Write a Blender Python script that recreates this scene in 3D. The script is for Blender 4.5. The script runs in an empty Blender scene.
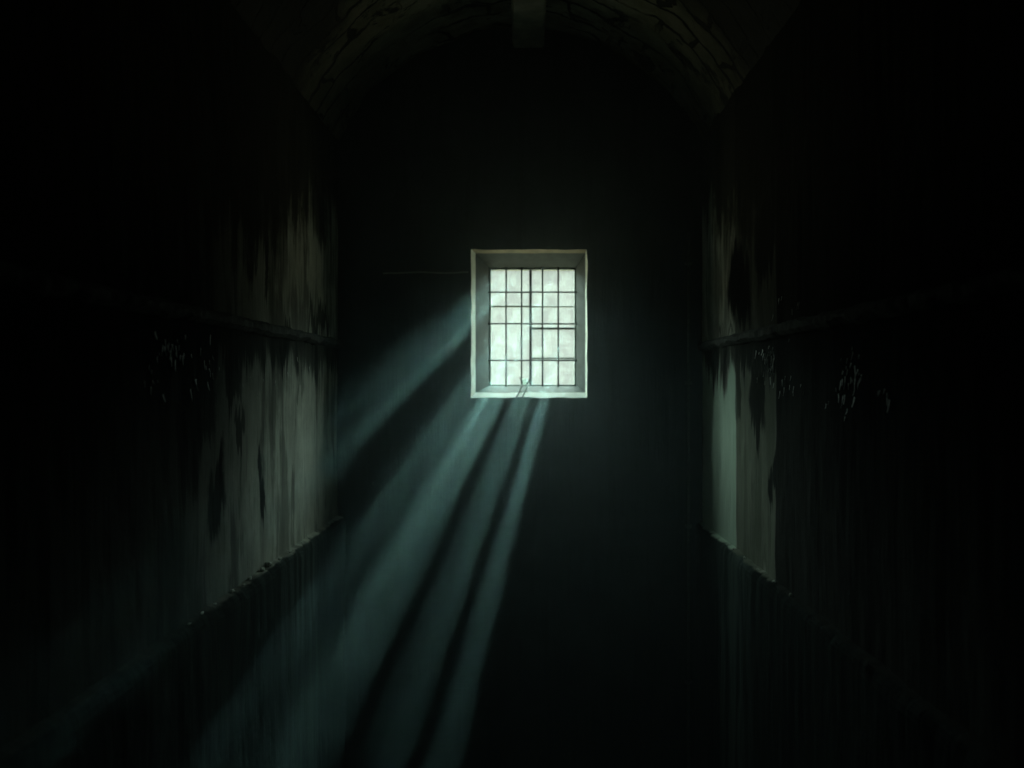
import bpy, bmesh, math, random
from mathutils import Vector, Matrix, noise

random.seed(7)
sc = bpy.context.scene
col = sc.collection

# ------------------------------------------------------------------ camera
FPX = 1000.0                    # focal length in pixels of the 1024-wide frame
EYE = Vector((0.0, 0.0, 1.75))
cam_d = bpy.data.cameras.new('camera')
cam_d.sensor_width = 36.0
cam_d.lens = 36.0 * FPX / 1024.0
cam_d.shift_x = (512 - 528) / 1024.0
cam_d.shift_y = -(384 - 383) / 1024.0
cam_d.clip_start = 0.02
cam_d.dof.use_dof = True
cam_d.dof.focus_distance = 3.0
cam_d.dof.aperture_fstop = 2.6
cam = bpy.data.objects.new('camera', cam_d)
cam.location = EYE
cam.rotation_euler = (math.radians(90), 0, 0)
col.objects.link(cam)
sc.camera = cam

# ------------------------------------------------------------------ view, world, sun
sc.view_settings.view_transform = 'Standard'
sc.view_settings.look = 'None'
sc.view_settings.gamma = 1.0
sc.view_settings.use_curve_mapping = False
sc.view_settings.exposure = 0.0
cy = sc.cycles
cy.use_denoising = True
cy.max_bounces = 8
cy.diffuse_bounces = 4
cy.volume_bounces = 1
cy.transparent_max_bounces = 12
cy.sample_clamp_indirect = 2.0
cy.sample_clamp_direct = 0.0
cy.caustics_reflective = False
cy.caustics_refractive = False

HORIZON = (0.57, 0.635, 0.585)
ZENITH = (24.0, 32.0, 29.0)
GROUNDC = (4.2, 4.3, 2.9)
SKY_GAIN = 1.0
SUN_DIR = Vector((0.072, 1.0, 0.188)).normalized()      # towards the sun
SUN_E = 10.3
SUN_COL = (0.55, 1.0, 0.90)
HAZE_D = 0.017
HAZE_G = 0.78

w = bpy.data.worlds.new('overcast_sky')
sc.world = w
w.use_nodes = True
nt = w.node_tree
nt.nodes.clear()
o = nt.nodes.new('ShaderNodeOutputWorld')
bg = nt.nodes.new('ShaderNodeBackground')
tc = nt.nodes.new('ShaderNodeTexCoord')
sx = nt.nodes.new('ShaderNodeSeparateXYZ')
rp = nt.nodes.new('ShaderNodeValToRGB')
mr = nt.nodes.new('ShaderNodeMapRange')
mr.inputs['From Min'].default_value = -1.0
mr.inputs['From Max'].default_value = 1.0
cr = rp.color_ramp
cr.elements[0].position = 0.0
cr.elements[0].color = GROUNDC + (1,)
cr.elements[1].position = 1.0
cr.elements[1].color = ZENITH + (1,)
for p_, c_ in ((0.46, GROUNDC), (0.493, HORIZON), (0.562, HORIZON), (0.62, tuple(0.8 * a for a in ZENITH))):
    e = cr.elements.new(p_)
    e.color = tuple(c_) + (1,)
nz = nt.nodes.new('ShaderNodeTexNoise')
nz.inputs['Scale'].default_value = 60.0
nz.inputs['Detail'].default_value = 6.0
m2 = nt.nodes.new('ShaderNodeMapRange')
m2.inputs['From Min'].default_value = 0.3
m2.inputs['From Max'].default_value = 0.7
m2.inputs['To Min'].default_value = 0.88
m2.inputs['To Max'].default_value = 1.10
L = nt.links.new
L(tc.outputs['Generated'], sx.inputs[0])
L(tc.outputs['Generated'], nz.inputs['Vector'])
L(sx.outputs['Z'], mr.inputs['Value'])
L(mr.outputs[0], rp.inputs[0])
L(rp.outputs[0], bg.inputs['Color'])
L(nz.outputs[0], m2.inputs['Value'])
mu = nt.nodes.new('ShaderNodeMath'); mu.operation = 'MULTIPLY'
mu.inputs[1].default_value = SKY_GAIN
L(m2.outputs[0], mu.inputs[0])
L(mu.outputs[0], bg.inputs['Strength'])
L(bg.outputs[0], o.inputs['Surface'])

sd = bpy.data.lights.new('sun', 'SUN')
sd.energy = SUN_E
sd.angle = math.radians(0.16)
sd.color = SUN_COL
sun = bpy.data.objects.new('sun', sd)
sun.rotation_euler = SUN_DIR.to_track_quat('Z', 'Y').to_euler()
sun.location = SUN_DIR * 20 + Vector((0, 4, 2))
col.objects.link(sun)

# portal: guides the sampling of the sky through the window, emits nothing of its own
pd = bpy.data.lights.new('sky_portal', 'AREA')
pd.shape = 'RECTANGLE'; pd.size = 0.42; pd.size_y = 0.56
pd.cycles.is_portal = True
po = bpy.data.objects.new('sky_portal', pd)
po.location = (0.02, 4.40, 1.995)
po.rotation_euler = (math.radians(-90), 0, 0)       # faces -Y, into the cell
col.objects.link(po)

# ------------------------------------------------------------------ dimensions (metres)
XL, XR = -0.80, 0.73            # side walls above the dado
YF, YB = 4.20, -3.0             # wall with the window, wall behind the camera
ZS = 2.77                       # springing of the vault
RISE = 0.47
XC = (XL + XR) / 2
HW = (XR - XL) / 2
RV = (HW * HW + RISE * RISE) / (2 * RISE)
ZC = ZS + RISE - RV
ZDL, ZDR = 1.19, 1.165          # top of the dado
ZUL, ZUR = 1.914, 1.903         # string course
WT = 0.24                       # thickness of the window wall

def pw(px, py, y):
    """point at depth y seen at pixel px,py"""
    return Vector(((px - 528) * y / FPX, y, EYE.z + (383 - py) * y / FPX))

def on_left(px, py):
    d = -XL * FPX / (528 - px)
    return d, EYE.z + (383 - py) * d / FPX

def on_right(px, py):
    d = XR * FPX / (px - 528)
    return d, EYE.z + (383 - py) * d / FPX

# ------------------------------------------------------------------ helpers
def link(name, bm, mat, parent=None, smooth=False):
    me = bpy.data.meshes.new(name)
    bm.normal_update()
    bm.to_mesh(me)
    bm.free()
    if smooth:
        for p in me.polygons:
            p.use_smooth = True
    ob = bpy.data.objects.new(name, me)
    if mat:
        me.materials.append(mat)
    col.objects.link(ob)
    if parent:
        ob.parent = parent
    return ob

def empty(name, loc):
    e = bpy.data.objects.new(name, None)
    e.empty_display_size = 0.05
    e.location = loc
    col.objects.link(e)
    return e

def tag(ob, label=None, cat=None, group=None, kind=None):
    if label: ob['label'] = label
    if cat: ob['category'] = cat
    if group: ob['group'] = group
    if kind: ob['kind'] = kind
    return ob

def box(bm, x0, x1, y0, y1, z0, z1, bevel=0.0):
    r = bmesh.ops.create_cube(bm, size=1.0)
    for v in r['verts']:
        v.co = Vector(((x0 + x1) / 2 + v.co.x * (x1 - x0), (y0 + y1) / 2 + v.co.y * (y1 - y0), (z0 + z1) / 2 + v.co.z * (z1 - z0)))
    if bevel:
        es = {e for v in r['verts'] for e in v.link_edges}
        bmesh.ops.bevel(bm, geom=list(es), offset=bevel, segments=2, affect='EDGES', profile=0.5)

def tube(bm, pts, rad, seg=10, closed_ends=True):
    """tube along points; rad is a number or one per point"""
    pts = [Vector(p) for p in pts]
    rings = []
    n = len(pts)
    up = Vector((0.13, 0.31, 0.94)).normalized()
    for i, p in enumerate(pts):
        t = (pts[min(i + 1, n - 1)] - pts[max(i - 1, 0)]).normalized()
        a = t.cross(up)
        if a.length < 1e-3:
            a = t.cross(Vector((1, 0, 0)))
        a.normalize()
        b = t.cross(a).normalized()
        r = rad[i] if isinstance(rad, (list, tuple)) else rad
        rings.append([bm.verts.new(p + (a * math.cos(2 * math.pi * k / seg) + b * math.sin(2 * math.pi * k / seg)) * r) for k in range(seg)])
    for i in range(n - 1):
        for k in range(seg):
            bm.faces.new((rings[i][k], rings[i][(k + 1) % seg], rings[i + 1][(k + 1) % seg], rings[i + 1][k]))
    if closed_ends:
        bm.faces.new(rings[0][::-1])
        bm.faces.new(rings[-1])

def nv(x, y, z, s=1.0, seed=0.0):
    return noise.noise(Vector((x * s + seed, y * s + seed * 1.7, z * s - seed)))

# ------------------------------------------------------------------ materials
class NT:
    def __init__(self, name):
        self.m = bpy.data.materials.new(name)
        self.m.use_nodes = True
        self.t = self.m.node_tree
        self.t.nodes.clear()
        self.out = self.t.nodes.new('ShaderNodeOutputMaterial')
    def n(self, typ, **kw):
        nd = self.t.nodes.new(typ)
        for k, v in kw.items():
            setattr(nd, k, v)
        return nd
    def l(self, a, b):
        self.t.links.new(a, b)
    def math(self, op, a, b=None, c=None, clamp=False):
        nd = self.n('ShaderNodeMath', operation=op, use_clamp=clamp)
        for i, v in enumerate((a, b, c)):
            if v is None: continue
            if isinstance(v, (int, float)): nd.inputs[i].default_value = v
            else: self.l(v, nd.inputs[i])
        return nd.outputs[0]
    def ramp(self, v, a, b, lo=0.0, hi=1.0, smooth=True):
        nd = self.n('ShaderNodeMapRange')
        nd.interpolation_type = 'SMOOTHSTEP' if smooth else 'LINEAR'
        self.l(v, nd.inputs['Value'])
        nd.inputs['From Min'].default_value = a
        nd.inputs['From Max'].default_value = b
        nd.inputs['To Min'].default_value = lo
        nd.inputs['To Max'].default_value = hi
        return nd.outputs[0]
    def noise(self, vec, scale=5.0, detail=6.0, rough=0.55, stretch=None, dist=0.0):
        if stretch:
            mp = self.n('ShaderNodeMapping')
            mp.inputs['Scale'].default_value = stretch
            self.l(vec, mp.inputs['Vector'])
            vec = mp.outputs[0]
        nd = self.n('ShaderNodeTexNoise')
        nd.inputs['Scale'].default_value = scale
        nd.inputs['Detail'].default_value = detail
        nd.inputs['Roughness'].default_value = rough
        nd.inputs['Distortion'].default_value = dist
        self.l(vec, nd.inputs['Vector'])
        return nd.outputs[0]
    def mix(self, f, a, b):
        nd = self.n('ShaderNodeMix', data_type='RGBA')
        if isinstance(f, (int, float)): nd.inputs[0].default_value = f
        else: self.l(f, nd.inputs[0])
        for i, v in ((6, a), (7, b)):
            if isinstance(v, tuple): nd.inputs[i].default_value = tuple(v[:3]) + (1,)
            else: self.l(v, nd.inputs[i])
        return nd.outputs[2]
    def finish(self, colr, rough=0.85, bump=None, bstr=0.4, bdist=0.01, spec=0.25, metal=0.0):
        p = self.n('ShaderNodeBsdfPrincipled')
        if isinstance(colr, tuple): p.inputs['Base Color'].default_value = tuple(colr[:3]) + (1,)
        else: self.l(colr, p.inputs['Base Color'])
        if isinstance(rough, (int, float)): p.inputs['Roughness'].default_value = rough
        else: self.l(rough, p.inputs['Roughness'])
        p.inputs['Specular IOR Level'].default_value = spec
        p.inputs['Metallic'].default_value = metal
        if bump is not None:
            b = self.n('ShaderNodeBump')
            b.inputs['Strength'].default_value = bstr
            b.inputs['Distance'].default_value = bdist
            self.l(bump, b.inputs['Height'])
            self.l(b.outputs[0], p.inputs['Normal'])
        self.l(p.outputs[0], self.out.inputs['Surface'])
        self.p = p
        return self.m

def simple(name, c, rough=0.8, nscale=20.0, var=0.25, metal=0.0, spec=0.3, bstr=0.3, bdist=0.003):
    t = NT(name)
    g = t.n('ShaderNodeNewGeometry').outputs['Position']
    n1 = t.noise(g, nscale, 6)
    f = t.ramp(n1, 0.3, 0.7)
    c0 = tuple(a * (1 - var) for a in c)
    c1 = tuple(min(1, a * (1 + var)) for a in c)
    return t.finish(t.mix(f, c0, c1), rough, n1, bstr, bdist, spec, metal)

def side_wall_material(name, zdado, zcourse, patches, stains, plaster, old, paint):
    """peeling streaked plaster above a dark painted dado; patches and stains are (y, z, ry, rz, amount) on the wall's own plane"""
    t = NT(name)
    g = t.n('ShaderNodeNewGeometry').outputs['Position']
    s = t.n('ShaderNodeSeparateXYZ'); t.l(g, s.inputs[0])
    y, z = s.outputs['Y'], s.outputs['Z']
    streak = t.noise(g, 1.0, 8, 0.62, (1.0, 17.0, 1.8))       # long vertical runs
    fine = t.noise(g, 1.0, 5, 0.6, (1.0, 70.0, 6.0))
    blot = t.noise(g, 7.0, 8, 0.65)
    big = t.noise(g, 2.3, 5, 0.6, (1, 1, 0.6))
    warp_y = t.math('MULTIPLY', t.math('SUBTRACT', t.noise(g, 9.0, 4), 0.5), 0.10)
    warp_z = t.math('MULTIPLY', t.math('SUBTRACT', streak, 0.5), 0.55)
    yw = t.math('ADD', y, warp_y)
    zw = t.math('ADD', z, warp_z)

    def blob(cy_, cz_, ry, rz, soft=0.35):
        a = t.math('DIVIDE', t.math('SUBTRACT', yw, cy_), ry)
        b = t.math('DIVIDE', t.math('SUBTRACT', zw, cz_), rz)
        r2 = t.math('ADD', t.math('MULTIPLY', a, a), t.math('MULTIPLY', b, b))
        return t.ramp(r2, 1.0 + soft, 1.0 - soft, 0.0, 1.0)

    def rect(y0, y1, z0, z1, sy=0.012, sz=0.03):
        yy = t.math('ADD', y, t.math('MULTIPLY', t.math('SUBTRACT', fine, 0.5), 0.05))
        a = t.math('MULTIPLY', t.ramp(yy, y0 - sy, y0 + sy), t.ramp(yy, y1 + sy, y1 - sy))
        b = t.math('MULTIPLY', t.ramp(zw, z0 - sz, z0 + sz), t.ramp(zw, z1 + sz, z1 - sz))
        return t.math('MULTIPLY', a, b)

    c = t.mix(t.ramp(blot, 0.35, 0.68), tuple(0.72 * a for a in plaster), plaster)
    c = t.mix(t.ramp(streak, 0.50, 0.66, 0.0, 0.55), c, tuple(0.42 * a for a in plaster))
    c = t.mix(t.ramp(fine, 0.58, 0.66, 0.0, 0.45), c, tuple(0.25 * a for a in plaster))
    # old sooty plaster where the limewash has gone
    gone = t.ramp(t.math('ADD', t.math('MULTIPLY', big, 0.6), t.math('MULTIPLY', streak, 0.4)), 0.50, 0.56)
    c = t.mix(t.math('MULTIPLY', gone, 0.55), c, old)
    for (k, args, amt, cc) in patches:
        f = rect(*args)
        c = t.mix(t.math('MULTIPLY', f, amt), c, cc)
    for (cy_, cz_, ry, rz, amt) in stains:
        c = t.mix(t.math('MULTIPLY', blob(cy_, cz_, ry, rz), amt), c, (0.006, 0.006, 0.006))
    # sooty top with shade painted in, creeping down from the vault
    dim_mask = t.ramp(t.math('ADD', z, t.math('ADD', t.math('MULTIPLY', t.math('SUBTRACT', t.math('ADD', t.math('MULTIPLY', streak, 0.55), t.math('MULTIPLY', blot, 0.45)), 0.5), 1.2), t.math('MULTIPLY', t.math('SUBTRACT', y, 3.6), -0.22))), DIM_Z[0], DIM_Z[1])
    c = t.mix(t.math('MULTIPLY', dim_mask, 0.95), c, (0.02, 0.018, 0.013))
    # black ragged band under the course
    d = t.math('SUBTRACT', zcourse, z)
    ragged = t.math('ADD', t.math('MULTIPLY', streak, 0.42), t.math('MULTIPLY', fine, 0.16))
    under_band = t.math('MULTIPLY', t.ramp(d, -0.01, 0.0), t.ramp(t.math('SUBTRACT', t.math('ADD', d, 0.17), ragged), 0.03, -0.03))
    c = t.mix(t.math('MULTIPLY', under_band, 0.85), c, (0.012, 0.013, 0.012))
    # dado paint
    pc = t.mix(t.ramp(streak, 0.38, 0.62), tuple(0.35 * a for a in paint), paint)
    pc = t.mix(t.ramp(fine, 0.5, 0.62), pc, tuple(0.3 * a for a in paint))
    run = t.math('MULTIPLY', t.math('MULTIPLY', t.ramp(y, 3.0, 3.35), t.ramp(y, 3.85, 3.6)), t.ramp(streak, 0.40, 0.62, 0.15, 1.0))  # pale streaks near the window, painted in for light on the dado
    pc = t.mix(t.math('MULTIPLY', run, 0.6), pc, (0.10, 0.13, 0.12))
    zz = t.math('ADD', z, t.math('MULTIPLY', t.math('SUBTRACT', blot, 0.5), 0.02))
    c = t.mix(t.ramp(zz, zdado + 0.004, zdado - 0.004), c, pc)
    h = t.math('ADD', t.math('MULTIPLY', streak, 0.5), t.math('ADD', t.math('MULTIPLY', blot, 0.5), t.math('MULTIPLY', fine, 0.3)))
    return t.finish(c, 0.95, h, 0.6, 0.012, 0.02)

# left wall marks, measured on the wall
def LS(px, py, wpx, hpx, amt):
    d, z = on_left(px, py); d2, _ = on_left(px - wpx, py)
    return (d, z, abs(d2 - d), hpx * d / FPX, amt)
def RS(px, py, wpx, hpx, amt):
    d, z = on_right(px, py); d2, _ = on_right(px + wpx, py)
    return (d, z, abs(d2 - d), hpx * d / FPX, amt)

PLASTER = (0.60, 0.60, 0.52)
OLD = (0.05, 0.05, 0.042)
PAINT = (0.020, 0.026, 0.024)
left_stains = [LS(262, 470, 4, 26, .97), LS(217, 500, 9, 46, .97), LS(319, 322, 12, 16, .85), LS(267, 270, 2.2, 46, .9),
               LS(252, 262, 5, 14, .7), LS(285, 350, 6, 20, .8), LS(240, 430, 5, 22, .8), LS(232, 380, 10, 26, .8), LS(205, 400, 12, 46, .8),
               LS(190, 440, 12, 60, .7), LS(300, 388, 4, 16, .5), LS(176, 350, 16, 34, .8), LS(318, 215, 6, 34, .8), LS(250, 200, 40, 40, .75)]
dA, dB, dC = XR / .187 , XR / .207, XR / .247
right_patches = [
    ('r', (-3.2, dC, 0.0, 3.0), 0.96, (0.006, 0.006, 0.0055)),  # near end darkened in colour, in place of light falling off
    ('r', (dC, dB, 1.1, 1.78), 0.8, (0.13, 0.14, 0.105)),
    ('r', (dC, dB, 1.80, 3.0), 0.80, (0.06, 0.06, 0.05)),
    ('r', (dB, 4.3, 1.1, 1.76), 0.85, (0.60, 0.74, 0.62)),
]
right_stains = [RS(739, 288, 12, 44, 1.0), RS(765, 250, 9, 40, .9), RS(772, 480, 5, 22, .95), RS(757, 400, 8, 34, .9), RS(721, 345, 20, 5, .7), RS(737, 395, 3, 30, .7)]
M = {}
DIM_Z = (2.16, 2.42)
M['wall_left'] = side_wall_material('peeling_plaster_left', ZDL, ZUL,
    [('r', (-3.2, 2.92, 0.0, 3.0, 0.78), 0.95, (0.010, 0.010, 0.009))], left_stains, PLASTER, OLD, PAINT)  # wall colour fades dark away from the window, painted falloff of light
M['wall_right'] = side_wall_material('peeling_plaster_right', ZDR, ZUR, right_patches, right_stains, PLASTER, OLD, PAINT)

def front_wall_material():
    t = NT('sooty_blue_plaster')
    g = t.n('ShaderNodeNewGeometry').outputs['Position']
    st = t.noise(g, 1.0, 7, 0.6, (18.0, 1.0, 1.6))
    bl = t.noise(g, 5.0, 8, 0.6)
    c = t.mix(t.ramp(bl, 0.3, 0.7), (0.018, 0.023, 0.025), (0.035, 0.043, 0.046))
    c = t.mix(t.ramp(st, 0.52, 0.66, 0, .6), c, (0.012, 0.014, 0.015))
    return t.finish(c, 0.9, t.math('ADD', bl, st), 0.5, 0.01, 0.2)
M['wall_front'] = front_wall_material()
M['reveal'] = simple('chalky_white_reveal', (0.80, 0.82, 0.74), 0.85, 30, 0.10)
M['splay'] = simple('grey_green_splay_paint', (0.024, 0.029, 0.026), 0.8, 26, 0.4)
M['sill'] = simple('chalk_white_sill', (0.93, 0.94, 0.90), 0.9, 30, 0.04)
M['lintel_rim'] = simple('dark_brown_lintel', (0.24, 0.20, 0.13), 0.9, 30, 0.2)  # top side of the rim, browner and darker than the rest
M['frame'] = simple('old_grey_paint', (0.16, 0.19, 0.17), 0.7, 40, 0.3)
M['sash'] = simple('pale_flaking_paint', (0.35, 0.40, 0.36), 0.7, 60, 0.3)
M['iron'] = simple('rusty_iron', (0.045, 0.05, 0.045), 0.7, 90, 0.4, metal=0.0)
M['pipe'] = simple('dull_steel_pipe', (0.10, 0.11, 0.11), 0.55, 60, 0.3, metal=0.3)
M['cable'] = simple('dusty_cable', (0.35, 0.37, 0.33), 0.7, 80, 0.2)
M['rubble'] = simple('broken_plaster', (0.42, 0.44, 0.39), 0.95, 60, 0.35, bstr=0.6)
M['course'] = simple('blackened_course_plaster', (0.06, 0.064, 0.058), 0.9, 25, 0.5, bstr=0.8, bdist=0.01)
M['flake'] = simple('white_peeling_paint', (0.80, 0.82, 0.78), 0.6, 50, 0.12)
M['rag'] = simple('pale_cotton_rag', (0.75, 0.78, 0.74), 0.95, 120, 0.12)
t = NT('thin_pale_cotton')
_d = t.n('ShaderNodeBsdfDiffuse'); _d.inputs[0].default_value = (0.8, 0.82, 0.78, 1)
_t = t.n('ShaderNodeBsdfTranslucent'); _t.inputs[0].default_value = (0.85, 0.88, 0.84, 1)
_m = t.n('ShaderNodeMixShader'); _m.inputs[0].default_value = 0.85
t.l(_d.outputs[0], _m.inputs[1]); t.l(_t.outputs[0], _m.inputs[2]); t.l(_m.outputs[0], t.out.inputs['Surface'])
M['rag'] = t.m
M['cord'] = simple('dark_cord', (0.05, 0.055, 0.05), 0.9, 120, 0.2)
M['floor'] = simple('dirty_concrete_floor', (0.06, 0.062, 0.058), 0.8, 4, 0.4, bstr=0.5, bdist=0.01)
M['blocker_grey'] = simple('grey_blocker', (0.09, 0.08, 0.065), 0.9, 30, 0.3)
M['rib'] = simple('limewashed_rib', (0.42, 0.41, 0.33), 0.9, 14, 0.25, bstr=0.6, bdist=0.008)

def vault_material():
    t = NT('cracked_brick_vault')
    uv = t.n('ShaderNodeUVMap').outputs[0]
    g = t.n('ShaderNodeNewGeometry').outputs['Position']
    ws = t.n('ShaderNodeTexNoise'); ws.inputs['Scale'].default_value = 3.5; ws.inputs['Detail'].default_value = 5
    t.l(g, ws.inputs['Vector'])
    vm = t.n('ShaderNodeVectorMath', operation='SCALE'); t.l(ws.outputs['Color'], vm.inputs[0]); vm.inputs['Scale'].default_value = 0.26
    va = t.n('ShaderNodeVectorMath', operation='ADD'); t.l(uv, va.inputs[0]); t.l(vm.outputs[0], va.inputs[1])
    br = t.n('ShaderNodeTexBrick')
    br.inputs['Scale'].default_value = 1.0
    br.inputs['Brick Width'].default_value = 0.34
    br.inputs['Row Height'].default_value = 0.13
    br.inputs['Mortar Size'].default_value = 0.012
    br.inputs['Mortar Smooth'].default_value = 0.3
    t.l(va.outputs[0], br.inputs['Vector'])
    bl = t.noise(g, 8.0, 8, 0.65)
    bg_ = t.noise(g, 2.5, 5, 0.6)
    base = t.mix(t.ramp(bl, 0.35, 0.68), (0.20, 0.19, 0.13), (0.48, 0.455, 0.34))
    crk = t.math('MULTIPLY', br.outputs['Fac'], t.ramp(bg_, 0.42, 0.55))
    c = t.mix(t.math('MULTIPLY', crk, 0.95), base, (0.008, 0.008, 0.007))
    c = t.mix(t.ramp(t.noise(g, 4.0, 6, 0.7, (1, 1, 1), 1.0), 0.56, 0.62, 0, 0.9), c, (0.02, 0.02, 0.016))
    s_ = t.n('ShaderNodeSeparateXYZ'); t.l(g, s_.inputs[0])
    dim_mask = t.ramp(t.math('ADD', s_.outputs['Y'], t.math('MULTIPLY', t.math('SUBTRACT', bg_, 0.5), 0.9)), 3.62, 3.30)  # nearer vault darkened in colour where the window light gives out
    c = t.mix(t.math('MULTIPLY', dim_mask, 0.93), c, (0.015, 0.014, 0.011))
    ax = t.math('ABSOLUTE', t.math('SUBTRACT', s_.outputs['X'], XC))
    low = t.ramp(t.math('ADD', ax, t.math('MULTIPLY', t.math('SUBTRACT', bl, 0.5), 0.5)), 0.36, 0.72)  # same painted shade towards the springing
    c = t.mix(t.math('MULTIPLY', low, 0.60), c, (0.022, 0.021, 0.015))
    h = t.math('SUBTRACT', bl, t.math('MULTIPLY', br.outputs['Fac'], 1.5))
    return t.finish(c, 0.9, h, 0.8, 0.015, 0.2)
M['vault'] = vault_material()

def glass_material():
    t = NT('dusty_window_glass')
    g = t.n('ShaderNodeNewGeometry').outputs['Position']
    dirt = t.math('ADD', t.math('MULTIPLY', t.noise(g, 22.0, 8, 0.65), 0.6), t.math('MULTIPLY', t.noise(g, 1.0, 6, 0.6, (60, 1, 14)), 0.4))
    f = t.ramp(dirt, 0.40, 0.62, 0.02, 0.16)
    tr = t.n('ShaderNodeBsdfTransparent'); tr.inputs[0].default_value = (0.97, 1.0, 0.985, 1)
    tl = t.n('ShaderNodeBsdfTranslucent'); tl.inputs[0].default_value = (0.20, 0.215, 0.195, 1)
    gl = t.n('ShaderNodeBsdfGlossy'); gl.inputs['Roughness'].default_value = 0.15
    mx = t.n('ShaderNodeMixShader'); t.l(f, mx.inputs[0]); t.l(tr.outputs[0], mx.inputs[1]); t.l(tl.outputs[0], mx.inputs[2])
    m2_ = t.n('ShaderNodeMixShader'); m2_.inputs[0].default_value = 0.03
    t.l(mx.outputs[0], m2_.inputs[1]); t.l(gl.outputs[0], m2_.inputs[2])
    t.l(m2_.outputs[0], t.out.inputs['Surface'])
    return t.m
M['glass'] = glass_material()

# ------------------------------------------------------------------ shell
def side_wall(name, side, X, zd, mat):
    """side -1 left, +1 right; plaster face roughened, dado standing 3 cm proud"""
    bm = bmesh.new()
    ys = [YB + (YF - YB) * i / 230 for i in range(231)]
    zs = []
    z = 0.0
    while z < zd - 0.05: zs.append(z); z += 0.05
    zs += [zd - 0.05, zd - 0.03, zd - 0.015, zd - 0.006, zd + 0.001, zd + 0.004, zd + 0.02]
    z = zd + 0.05
    while z < ZS + 0.02: zs.append(z); z += 0.035
    zs.append(ZS + 0.05)
    grid = []
    for zz in zs:
        row = []
        for yy in ys:
            chip = nv(yy, zz, 0, 14, 3) * 0.5 + nv(yy, zz, 0, 40, 9) * 0.5
            d = nv(yy, zz * 0.5, X, 5, 1) * 0.008 + nv(yy, zz * 0.4, X, 22, 2) * 0.0035
            if zz <= zd - 0.03: d += 0.032
            elif zz <= zd - 0.014: d += 0.030 + chip * 0.006
            elif zz <= zd - 0.005: d += 0.026 + chip * 0.014
            elif zz <= zd + 0.002: d += 0.018 + chip * 0.020
            row.append(bm.verts.new((X - side * d, yy, zz + (chip * 0.006 if abs(zz - zd) < 0.02 else 0))))
        grid.append(row)
    for i in range(len(zs) - 1):
        for j in range(len(ys) - 1):
            f = (grid[i][j], grid[i][j + 1], grid[i + 1][j + 1], grid[i + 1][j])
            bm.faces.new(f if side > 0 else f[::-1])
    # outer shell of the wall
    xo = X + side * 0.25
    a = bm.verts.new((xo, YB, 0)); b = bm.verts.new((xo, YF, 0)); c = bm.verts.new((xo, YF, ZS + .05)); d = bm.verts.new((xo, YB, ZS + .05))
    bm.faces.new((a, b, c, d))
    bm.faces.new([grid[0][j] for j in range(len(ys))] + [b, a])
    bm.faces.new([grid[-1][j] for j in range(len(ys))] + [c, d])
    bm.faces.new([grid[i][0] for i in range(len(zs))] + [d, a])
    bm.faces.new([grid[i][-1] for i in range(len(zs))] + [c, b])
    bmesh.ops.recalc_face_normals(bm, faces=bm.faces[:])
    return tag(link(name, bm, mat), kind='structure')

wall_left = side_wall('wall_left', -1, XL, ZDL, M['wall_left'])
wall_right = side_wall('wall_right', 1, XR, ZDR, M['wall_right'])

# floor
bm = bmesh.new(); box(bm, XL - .25, XR + .25, YB - .2, YF + .02, -0.15, 0.0)
tag(link('floor', bm, M['floor']), kind='structure')
# wall behind the camera
bm = bmesh.new(); box(bm, XL - .25, XR + .25, YB - .2, YB, 0, 3.6)
tag(link('wall_back', bm, M['floor']), kind='structure')

# vault: segmental barrel
bm = bmesh.new()
uvl = bm.loops.layers.uv.new('UVMap')
NA, NY = 64, 120
th = math.asin(HW / RV)
inner, outer = [], []
for j in range(NY + 1):
    yy = YB + (YF - YB) * j / NY
    ri, ro = [], []
    for i in range(NA + 1):
        a = -th + 2 * th * i / NA
        d = nv(a * RV, yy, 1, 5, 4) * 0.012 + nv(a * RV, yy, 1, 16, 5) * 0.006
        r = RV + d
        ri.append(bm.verts.new((XC + math.sin(a) * r, yy, ZC + math.cos(a) * r)))
    inner.append(ri)
for j in (0, NY):
    yy = YB + (YF - YB) * j / NY
    outer.append([bm.verts.new((XC + math.sin(-th + 2 * th * i / NA) * (RV + .3), yy, ZC + math.cos(-th + 2 * th * i / NA) * (RV + .3))) for i in range(NA + 1)])
def addf(vs, uvs=None):
    f = bm.faces.new(vs)
    if uvs:
        for lp, u in zip(f.loops, uvs): lp[uvl].uv = u
for j in range(NY):
    for i in range(NA):
        us = [(-th + 2 * th * k / NA) * RV for k in (i, i + 1)]
        vs_ = [YB + (YF - YB) * k / NY for k in (j, j + 1)]
        # rows of stones run round the arch
        addf((inner[j][i], inner[j + 1][i], inner[j + 1][i + 1], inner[j][i + 1]),
             ((us[0], vs_[0]), (us[0], vs_[1]), (us[1], vs_[1]), (us[1], vs_[0])))
for i in range(NA):
    addf((outer[0][i], outer[0][i + 1], outer[1][i + 1], outer[1][i]))
    addf((inner[0][i], inner[0][i + 1], outer[0][i + 1], outer[0][i]))
    addf((inner[NY][i], outer[1][i], outer[1][i + 1], inner[NY][i + 1]))
for i in (0, NA):
    addf([inner[j][i] for j in range(NY + 1)] + [outer[1][i], outer[0][i]])
bmesh.ops.recalc_face_normals(bm, faces=bm.faces[:])
tag(link('ceiling', bm, M['vault'], smooth=True), kind='structure')

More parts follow.
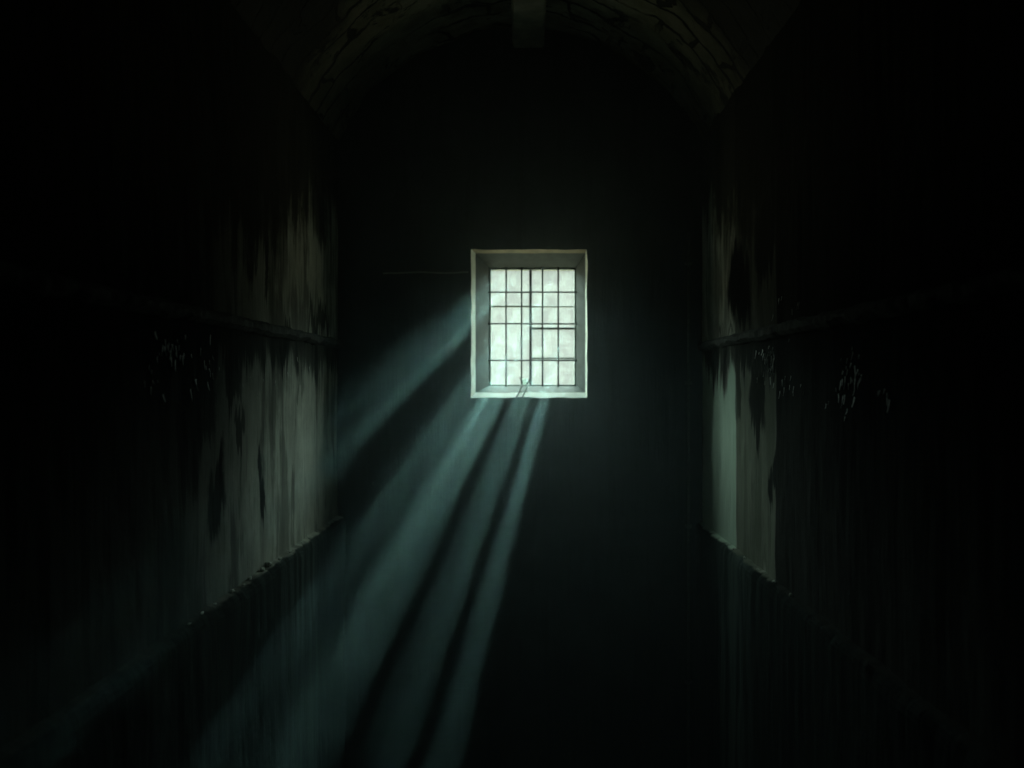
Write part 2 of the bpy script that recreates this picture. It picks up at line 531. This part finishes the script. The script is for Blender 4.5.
# rib along the crown of the vault
bm = bmesh.new()
c0, c1 = pw(513, 48, YF), pw(544, 48, YF)
NYR = 80
rows = []
for j in range(NYR + 1):
    yy = YB + (YF - YB) * j / NYR
    w0 = nv(0, yy, 0, 9, 2) * 0.006; w1 = nv(3, yy, 0, 9, 6) * 0.006; w2 = nv(7, yy, 1, 7, 6) * 0.005
    rows.append([bm.verts.new(p) for p in ((c0.x + w0, yy, 3.30), (c0.x + w0, yy, c0.z + 0.008), (c0.x + 0.008 + w0, yy, c0.z + w2),
                                            (c1.x - 0.008 + w1, yy, c0.z + w2), (c1.x + w1, yy, c0.z + 0.008), (c1.x + w1, yy, 3.30))])
for j in range(NYR):
    for k in range(6):
        bm.faces.new((rows[j][k], rows[j + 1][k], rows[j + 1][(k + 1) % 6], rows[j][(k + 1) % 6]))
bm.faces.new(rows[0]); bm.faces.new(rows[-1][::-1])
bmesh.ops.recalc_face_normals(bm, faces=bm.faces[:])
tag(link('trim_1', bm, M['rib']), kind='structure')

# window wall, with a splayed opening
OX0, OX1 = (471 - 528) * YF / FPX, (587 - 528) * YF / FPX          # opening at the inner face
OZ1, OZ0 = EYE.z + (383 - 249.5) * YF / FPX, EYE.z + (383 - 397.8) * YF / FPX
YR = 4.235                                                          # end of the white rim
RX0, RX1 = (475.5 - 528) * YR / FPX, (585.3 - 528) * YR / FPX
RZ1, RZ0 = EYE.z + (383 - 253.2) * YR / FPX, EYE.z + (383 - 392.6) * YR / FPX
YG = 4.335                                                          # window plane
GX0, GX1 = (489 - 528) * YG / FPX, (576 - 528) * YG / FPX
GZ1, GZ0 = EYE.z + (383 - 267.5) * YG / FPX, EYE.z + (383 - 386) * YG / FPX
YO = YF + WT

def ring_pts(x0, x1, z0, z1, y, n, wob=0.0, seed=0):
    pts = []
    for k in range(n): pts.append((x0 + (x1 - x0) * k / n, z0))
    for k in range(n): pts.append((x1, z0 + (z1 - z0) * k / n))
    for k in range(n): pts.append((x1 + (x0 - x1) * k / n, z1))
    for k in range(n): pts.append((x0, z1 + (z0 - z1) * k / n))
    return [(px + nv(px, pz, y, 17, seed) * wob, y, pz + nv(px, pz, y, 15, seed + 5) * wob) for px, pz in pts]
NR = 24
rings = [
    ring_pts(XL - .25, XR + .25, 0.0, 3.6, YF, NR),
    ring_pts(OX0, OX1, OZ0, OZ1, YF, NR, 0.004, 1),
    ring_pts(RX0, RX1, RZ0, RZ1, YR, NR, 0.0015, 2),
    ring_pts(GX0, GX1, GZ0, GZ1, YG, NR),
    ring_pts(GX0 - .07, GX1 + .07, GZ0 - .05, GZ1 + .09, YO, NR),
    ring_pts(XL - .25, XR + .25, 0.0, 3.6, YO, NR),
]
bm = bmesh.new()
vr = [[bm.verts.new(p) for p in r] for r in rings]
for a in range(6):
    b = (a + 1) % 6
    for k in range(4 * NR):
        f = bm.faces.new((vr[a][k], vr[a][(k + 1) % (4 * NR)], vr[b][(k + 1) % (4 * NR)], vr[b][k]))
        f.material_index = {0: 0, 1: 3 if k < NR else (4 if 2 * NR <= k < 3 * NR else 1), 2: 2, 3: 2, 4: 0, 5: 0}[a]
bmesh.ops.recalc_face_normals(bm, faces=bm.faces[:])
wf = link('wall_front', bm, M['wall_front'])
wf.data.materials.append(M['reveal']); wf.data.materials.append(M['splay']); wf.data.materials.append(M['sill']); wf.data.materials.append(M['lintel_rim'])
tag(wf, kind='structure')

# ------------------------------------------------------------------ window: frame, two sashes, glass
def gx(px, y=YG): return (px - 528) * y / FPX
def gz(py, y=YG): return EYE.z + (383 - py) * y / FPX
win = empty('window_1', (0.02, YG + .03, GZ0)); tag(win, kind='structure')
def child(name, bm, mat, parent, smooth=False):
    ob = link(name, bm, mat, smooth=smooth)
    ob.parent = parent
    ob.matrix_parent_inverse = Matrix.Translation(-parent.location)
    return ob
bm = bmesh.new()
y0, y1 = YG + .004, YG + .05
box(bm, GX0 - .01, gx(491), y0, y1, GZ0 - .02, GZ1 + .01, .002)
box(bm, gx(574.5), GX1 + .01, y0, y1, GZ0 - .02, GZ1 + .01, .002)
box(bm, gx(491), gx(574.5), y0, y1, gz(269.6), GZ1 + .01, .002)
box(bm, gx(491), gx(574.5), y0, y1, GZ0 - .02, gz(384.6), .002)
child('window_frame', bm, M['frame'], win)
bm = bmesh.new()
box(bm, gx(529.2), gx(531.9), YG + .006, YG + .045, gz(384.6), gz(269.6), .002)
child('mullion', bm, M['iron'], win)
bm = bmesh.new()
box(bm, gx(491), gx(529.2), YG + .020, YG + .034, gz(306.8), gz(305.2), .001)
child('left_glazing_bar', bm, M['sash'], win)
bm = bmesh.new()
box(bm, gx(531.9), gx(574.5), YG + .012, YG + .040, gz(329.3), gz(327.2), .001)
child('transom', bm, M['iron'], win)
bm = bmesh.new()
box(bm, gx(531.9), gx(574.5), YG + .024, YG + .034, gz(306.8), gz(305.6), .001)
child('right_glazing_bar', bm, M['sash'], win)
bm = bmesh.new()
box(bm, gx(531.9), gx(574.5), YG + .020, YG + .036, gz(358.9), gz(357.4), .001)
child('right_glazing_bar', bm, M['frame'], win)
bm = bmesh.new()
box(bm, gx(490), gx(575.5), YG + .027, YG + .031, gz(385.5), gz(268.8))
child('window_pane', bm, M['glass'], win)

# security grille of round bars, let into the reveal in front of the glass
grille = empty('window_grille', (0.02, YG - .012, GZ0))
tag(grille, 'dark iron security grille of crossed bars fixed in front of the bright window', 'window grille')
YGB = YG - .010
for px in (506.1, 521.6, 542.5, 558.2):
    bm = bmesh.new()
    x = gx(px, YGB)
    tube(bm, [(x + nv(px, k, 0, .6) * .0012, YGB, gz(388, YGB) + (gz(267, YGB) - gz(388, YGB)) * k / 8) for k in range(9)], 0.0040, 8)
    child('vertical_bar', bm, M['iron'], grille, True)
for py in (292.3, 323.8, 360.4):
    bm = bmesh.new()
    z = gz(py, YGB)
    tube(bm, [(gx(488, YGB) + (gx(577, YGB) - gx(488, YGB)) * k / 8, YGB - .006, z + nv(py, k, 2, .7) * .0012) for k in range(9)], 0.0036, 8)
    child('cross_bar', bm, M['iron'], grille, True)

# knotted rag on the sill, two cord ends trailing over the edge
YK = YG - .045
kx, kz = gx(524.5, YK), gz(380.5, YK)
rag = empty('knotted_rag', (kx, YK, gz(386.5, YK)))
tag(rag, 'small pale knotted rag at the foot of the window bars with two dark cords', 'rag')
bm = bmesh.new()
bmesh.ops.create_icosphere(bm, subdivisions=4, radius=1.0)
for v in bm.verts:
    n_ = 1 + 0.28 * nv(v.co.x, v.co.y, v.co.z, 1.6, 3) + 0.16 * nv(v.co.x, v.co.y, v.co.z, 4.5, 8)
    v.co = Vector((kx + v.co.x * .017 * n_, YK + v.co.y * .014 * n_, kz - .004 + v.co.z * .013 * n_))
child('knot', bm, M['rag'], rag, True)
for (a, b) in (((519.5, 377), (522, 384)), ((529.5, 379), (526.5, 384))):
    bm = bmesh.new()
    p0, p1 = pw(a[0], a[1], YK - .01), pw(b[0], b[1], YK - .01)
    tube(bm, [p1, (p0 + p1) / 2 + Vector((.003, 0, 0)), p0], [.004, .0034, .0015], 8)
    child('rag_end', bm, M['cord'], rag, True)
for (xa, xb) in ((521.5, 515.8), (527.0, 522.0)):
    bm = bmesh.new()
    pts = [pw(xa, 384.5, YK - .01), pw(xa - .3, 387.8, YK - .025), pw((xa + xb) / 2 + 1, 391.0, 4.228), pw((xa + xb) / 2 - .8, 394.4, 4.205), pw(xb, 398.4, 4.190)]
    tube(bm, pts, [.0036, .0036, .0034, .003, .002], 8)
    child('cord', bm, M['cord'], rag, True)

# ------------------------------------------------------------------ string courses along the side walls
def course(name, side, X, zc, mat):
    bm = bmesh.new()
    n = 260
    rows = []
    for j in range(n + 1):
        yy = YB + (YF - YB) * j / n
        c1_ = nv(yy, 0, 0, 9, 11) * .010 + nv(yy, 0, 0, 30, 12) * .006
        c2_ = nv(yy, 5, 0, 9, 13) * .010 + nv(yy, 5, 0, 33, 14) * .006
        dpt = max(.014, .026 + nv(yy, 9, 0, 5, 15) * .012 + nv(yy, 9, 0, 28, 16) * .006)
        prof = [(-.01, .020), (dpt * .6, .016 + c1_ * .6), (dpt, .006 + c1_), (dpt * .95, -.008 + c2_), (dpt * .45, -.018 + c2_), (-.01, -.022)]
        rows.append([bm.verts.new((X - side * p, yy, zc + q)) for p, q in prof])
    for j in range(n):
        for k in range(6):
            bm.faces.new((rows[j][k], rows[j + 1][k], rows[j + 1][(k + 1) % 6], rows[j][(k + 1) % 6]))
    bm.faces.new(rows[0]); bm.faces.new(rows[-1])
    bmesh.ops.recalc_face_normals(bm, faces=bm.faces[:])
    return tag(link(name, bm, mat), kind='structure')
course('trim_2', -1, XL, ZUL, M['course'])
course('trim_3', 1, XR, ZUR, M['course'])

# peeling paint curling off below the courses
def peel(name, side, X, spots, parent):
    bm = bmesh.new()
    for (yy, zz, s) in spots:
        w_, h_ = s * random.uniform(.5, 1.0), s * random.uniform(1.0, 2.4)
        curl = random.uniform(.05, .30)
        tilt = random.uniform(-.5, .5)
        lf = random.uniform(.0, .22)
        fr, bk = [], []
        nn = 5
        outline = [random.uniform(.6, 1) for _ in range(nn + 1)]
        for k in range(nn + 1):
            t_ = k / nn
            out = .002 + curl * s * t_ * t_
            hw = w_ / 2 * outline[k] * (1 - .55 * t_)
            for sgn, lst in ((0, fr), (1, bk)):
                row = []
                for q in (-1, 1):
                    yv = q * hw; zv = -h_ * t_; lift = w_ * lf * (q < 0) * (.3 + t_)
                    row.append(bm.verts.new((X - side * (out + lift + sgn * .0012), yy + yv * math.cos(tilt) - zv * math.sin(tilt), zz + zv * math.cos(tilt) + yv * math.sin(tilt))))
                lst.append(row)
        for lst in (fr, bk):
            for k in range(nn):
                bm.faces.new((lst[k][0], lst[k][1], lst[k + 1][1], lst[k + 1][0]))
        for k in range(nn):
            for q in (0, 1):
                bm.faces.new((fr[k][q], fr[k + 1][q], bk[k + 1][q], bk[k][q]))
        bm.faces.new((fr[0][0], fr[0][1], bk[0][1], bk[0][0])); bm.faces.new((fr[nn][0], fr[nn][1], bk[nn][1], bk[nn][0]))
    bmesh.ops.recalc_face_normals(bm, faces=bm.faces[:])
    ob = link(name, bm, M['flake'])
    ob.parent = parent
    ob['kind'] = 'stuff'
    return ob
sl = []
for cx_, cy_, rx_, ry_, n_ in ((172, 350, 16, 12, 26), (205, 365, 20, 25, 14), (150, 370, 14, 30, 8), (245, 385, 25, 25, 6), (290, 368, 16, 12, 5)):
    for _ in range(n_):
        d, z = on_left(random.gauss(cx_, rx_ * .6), random.gauss(cy_, ry_ * .6))
        if ZDL + .1 < z < ZUL - .03: sl.append((d, z, random.uniform(.005, .013)))
peel('peeling_paint', -1, XL, sl, wall_left)
sr = []
for cx_, cy_, rx_, ry_, n_ in ((770, 362, 8, 14, 26), (762, 352, 6, 4, 8), (855, 375, 8, 22, 26), (838, 385, 14, 20, 12), (790, 385, 14, 20, 12), (885, 395, 8, 10, 6), (790, 300, 12, 30, 10)):
    for _ in range(n_):
        d, z = on_right(random.gauss(cx_, rx_ * .6), random.gauss(cy_, ry_ * .6))
        if z < ZUR - .03 or z > ZUR + .04: sr.append((d, z, random.uniform(.005, .013)))
peel('peeling_paint', 1, XR, sr, wall_right)

# ------------------------------------------------------------------ pipe and cable on the window wall
px_ = (688 - 528) * YF / FPX
pipe = empty('wall_pipe', (px_, YF - .012, 0.0))
tag(pipe, 'thin dark vertical pipe on the window wall beside its right corner', 'pipe')
bm = bmesh.new()
tube(bm, [(px_ + nv(k, 0, 0, .5) * .002, YF - .013, 0.0 + 2.38 * k / 20) for k in range(21)], .006, 10)
child('pipe_run', bm, M['pipe'], pipe, True)
for z in (0.5, 1.15, 1.75, 2.25):
    bm = bmesh.new(); box(bm, px_ - .014, px_ + .014, YF - .021, YF + .004, z - .007, z + .007, .002)
    child('bracket', bm, M['pipe'], pipe)
cab = bmesh.new()
tube(cab, [pw(383 + (468 - 383) * k / 12, 272.6 + .5 * math.sin(k * .9) + (0.0 if k else .8), YF - .007) for k in range(13)], .0035, 8)
tag(link('wall_cable', cab, M['cable'], smooth=True), 'thin pale cable running level across the window wall to the left of the window', 'cable')

# ------------------------------------------------------------------ crumbled plaster lying on the dado ledge
def chunk(name, loc, s, seed):
    bm = bmesh.new()
    bmesh.ops.create_icosphere(bm, subdivisions=2, radius=1.0)
    sq = (random.uniform(.45, .75), random.uniform(.9, 1.7), random.uniform(.4, .75))
    for v in bm.verts:
        n_ = 1 + .45 * nv(v.co.x, v.co.y, v.co.z, 1.3, seed)
        v.co = Vector((v.co.x * sq[0] * n_ * s, v.co.y * sq[1] * n_ * s, v.co.z * sq[2] * n_ * s))
    zmin = min(v.co.z for v in bm.verts)
    for v in bm.verts: v.co.z = max(v.co.z - zmin - s * .12, 0)
    ob = link(name, bm, M['rubble'])
    ob.location = loc
    return ob
ORD = 'first second third fourth fifth sixth seventh eighth ninth tenth eleventh twelfth thirteenth fourteenth'.split()
LB = [(326, .011), (316, .009), (305, .012), (297, .008), (287, .011), (277, .010), (266, .013), (256, .012), (247, .010), (238, .011), (224, .013), (212, .010), (200, .011), (186, .010)]
for i, (px, s) in enumerate(LB):
    d = -XL * FPX / (528 - px)
    d += random.uniform(-.035, .035)
    c = chunk('plaster_crumb', (XL + .010 + random.uniform(0, .008), d, ZDL + .001), s * random.uniform(.5, 1.1), i * 3.1)
    c['label'] = 'grey plaster crumb on the left wall ledge, ' + ORD[i] + ' from the window wall'
    c['category'] = 'plaster crumb'; c['group'] = 'plaster crumbs on the left ledge'
RB = [(737, .008), (748, .010), (762, .009), (778, .010), (795, .010)]
for i, (px, s) in enumerate(RB):
    d = XR * FPX / (px - 528)
    c = chunk('plaster_crumb', (XR - .012, d, ZDR + .001), s * .8, 50 + i * 2.7)
    c['label'] = 'grey plaster crumb on the right wall ledge, ' + ORD[i] + ' from the window wall'
    c['category'] = 'plaster crumb'; c['group'] = 'plaster crumbs on the right ledge'

# ------------------------------------------------------------------ unseen occluder added in the yard, its arms cut gaps into the sun beams
QT = 10.0
SD = Vector((0.072, 1.0, 0.188))
def shade_pt(m, py, dq=0.0):
    """where an occluder arm must hang so that its shadow crosses the window"""
    px = 600 + m * (py - 195)
    return pw(px, py, YG) + SD * (QT + dq)
blocker = empty('beam_occluder', (1.75, YG + QT + .3, -0.5))
tag(blocker, 'unseen occluder added outside in the yard, its arms cutting dark gaps into the sun beams', 'blocker')
crown = shade_pt(-.2, 196)
bm = bmesh.new()
tube(bm, [(1.75, YG + QT + .3, -.5), (1.70, YG + QT + .25, 1.2), (1.62, YG + QT + .15, 2.8), (1.45, YG + QT + .05, 4.0), tuple(crown + Vector((.12, 0, .12)))], [.16, .13, .11, .09, .07], 12)
child('blocker_stem', bm, M['blocker_grey'], blocker, True)
for i, (m, rad, dq) in enumerate(((-.02, .042, 0), (-.10, .040, .1), (-.145, .030, 0), (-.213, .033, .2), (-.322, .020, 0), (-.385, .006, .2), (-.448, .021, .15), (-.61, .010, 0), (-.53, .006, .05), (-.665, .009, .2), (-.755, .014, .1), (-.84, .018, .2), (-.93, .013, 0), (-1.10, .013, .15), (-1.3, .013, .1))):
    bm = bmesh.new()
    pts, rr = [], []
    for k in range(13):
        py = 200 + (388 - 200) * k / 12
        p = shade_pt(m, py, dq)
        p.x += nv(i * 7, k * .3, 0, 1) * .003
        if p.x < -1.2: break
        pts.append(p); rr.append(rad * (1.15 - .25 * k / 12) * (1 + .08 * nv(i, k, 3, .9)))
    pts = [Vector(crown) + Vector((.02 * i, 0, .1))] + pts
    tube(bm, pts, [rr[0]] + rr, 8)
    child('blocker_arm', bm, M['blocker_grey'], blocker, True)

# ------------------------------------------------------------------ haze filling the cell
t = NT('dusty_air')
vs = t.n('ShaderNodeVolumeScatter')
vs.inputs['Color'].default_value = (0.80, 0.96, 1.0, 1)
vs.inputs['Density'].default_value = HAZE_D
vs.inputs['Anisotropy'].default_value = HAZE_G
t.l(vs.outputs[0], t.out.inputs['Volume'])
bm = bmesh.new(); box(bm, XL + .04, XR - .04, YB + .02, YF - .004, 0.01, ZS - .01)
hz = link('haze', bm, t.m)
tag(hz, 'dusty haze lit by the window', 'haze', kind='stuff')
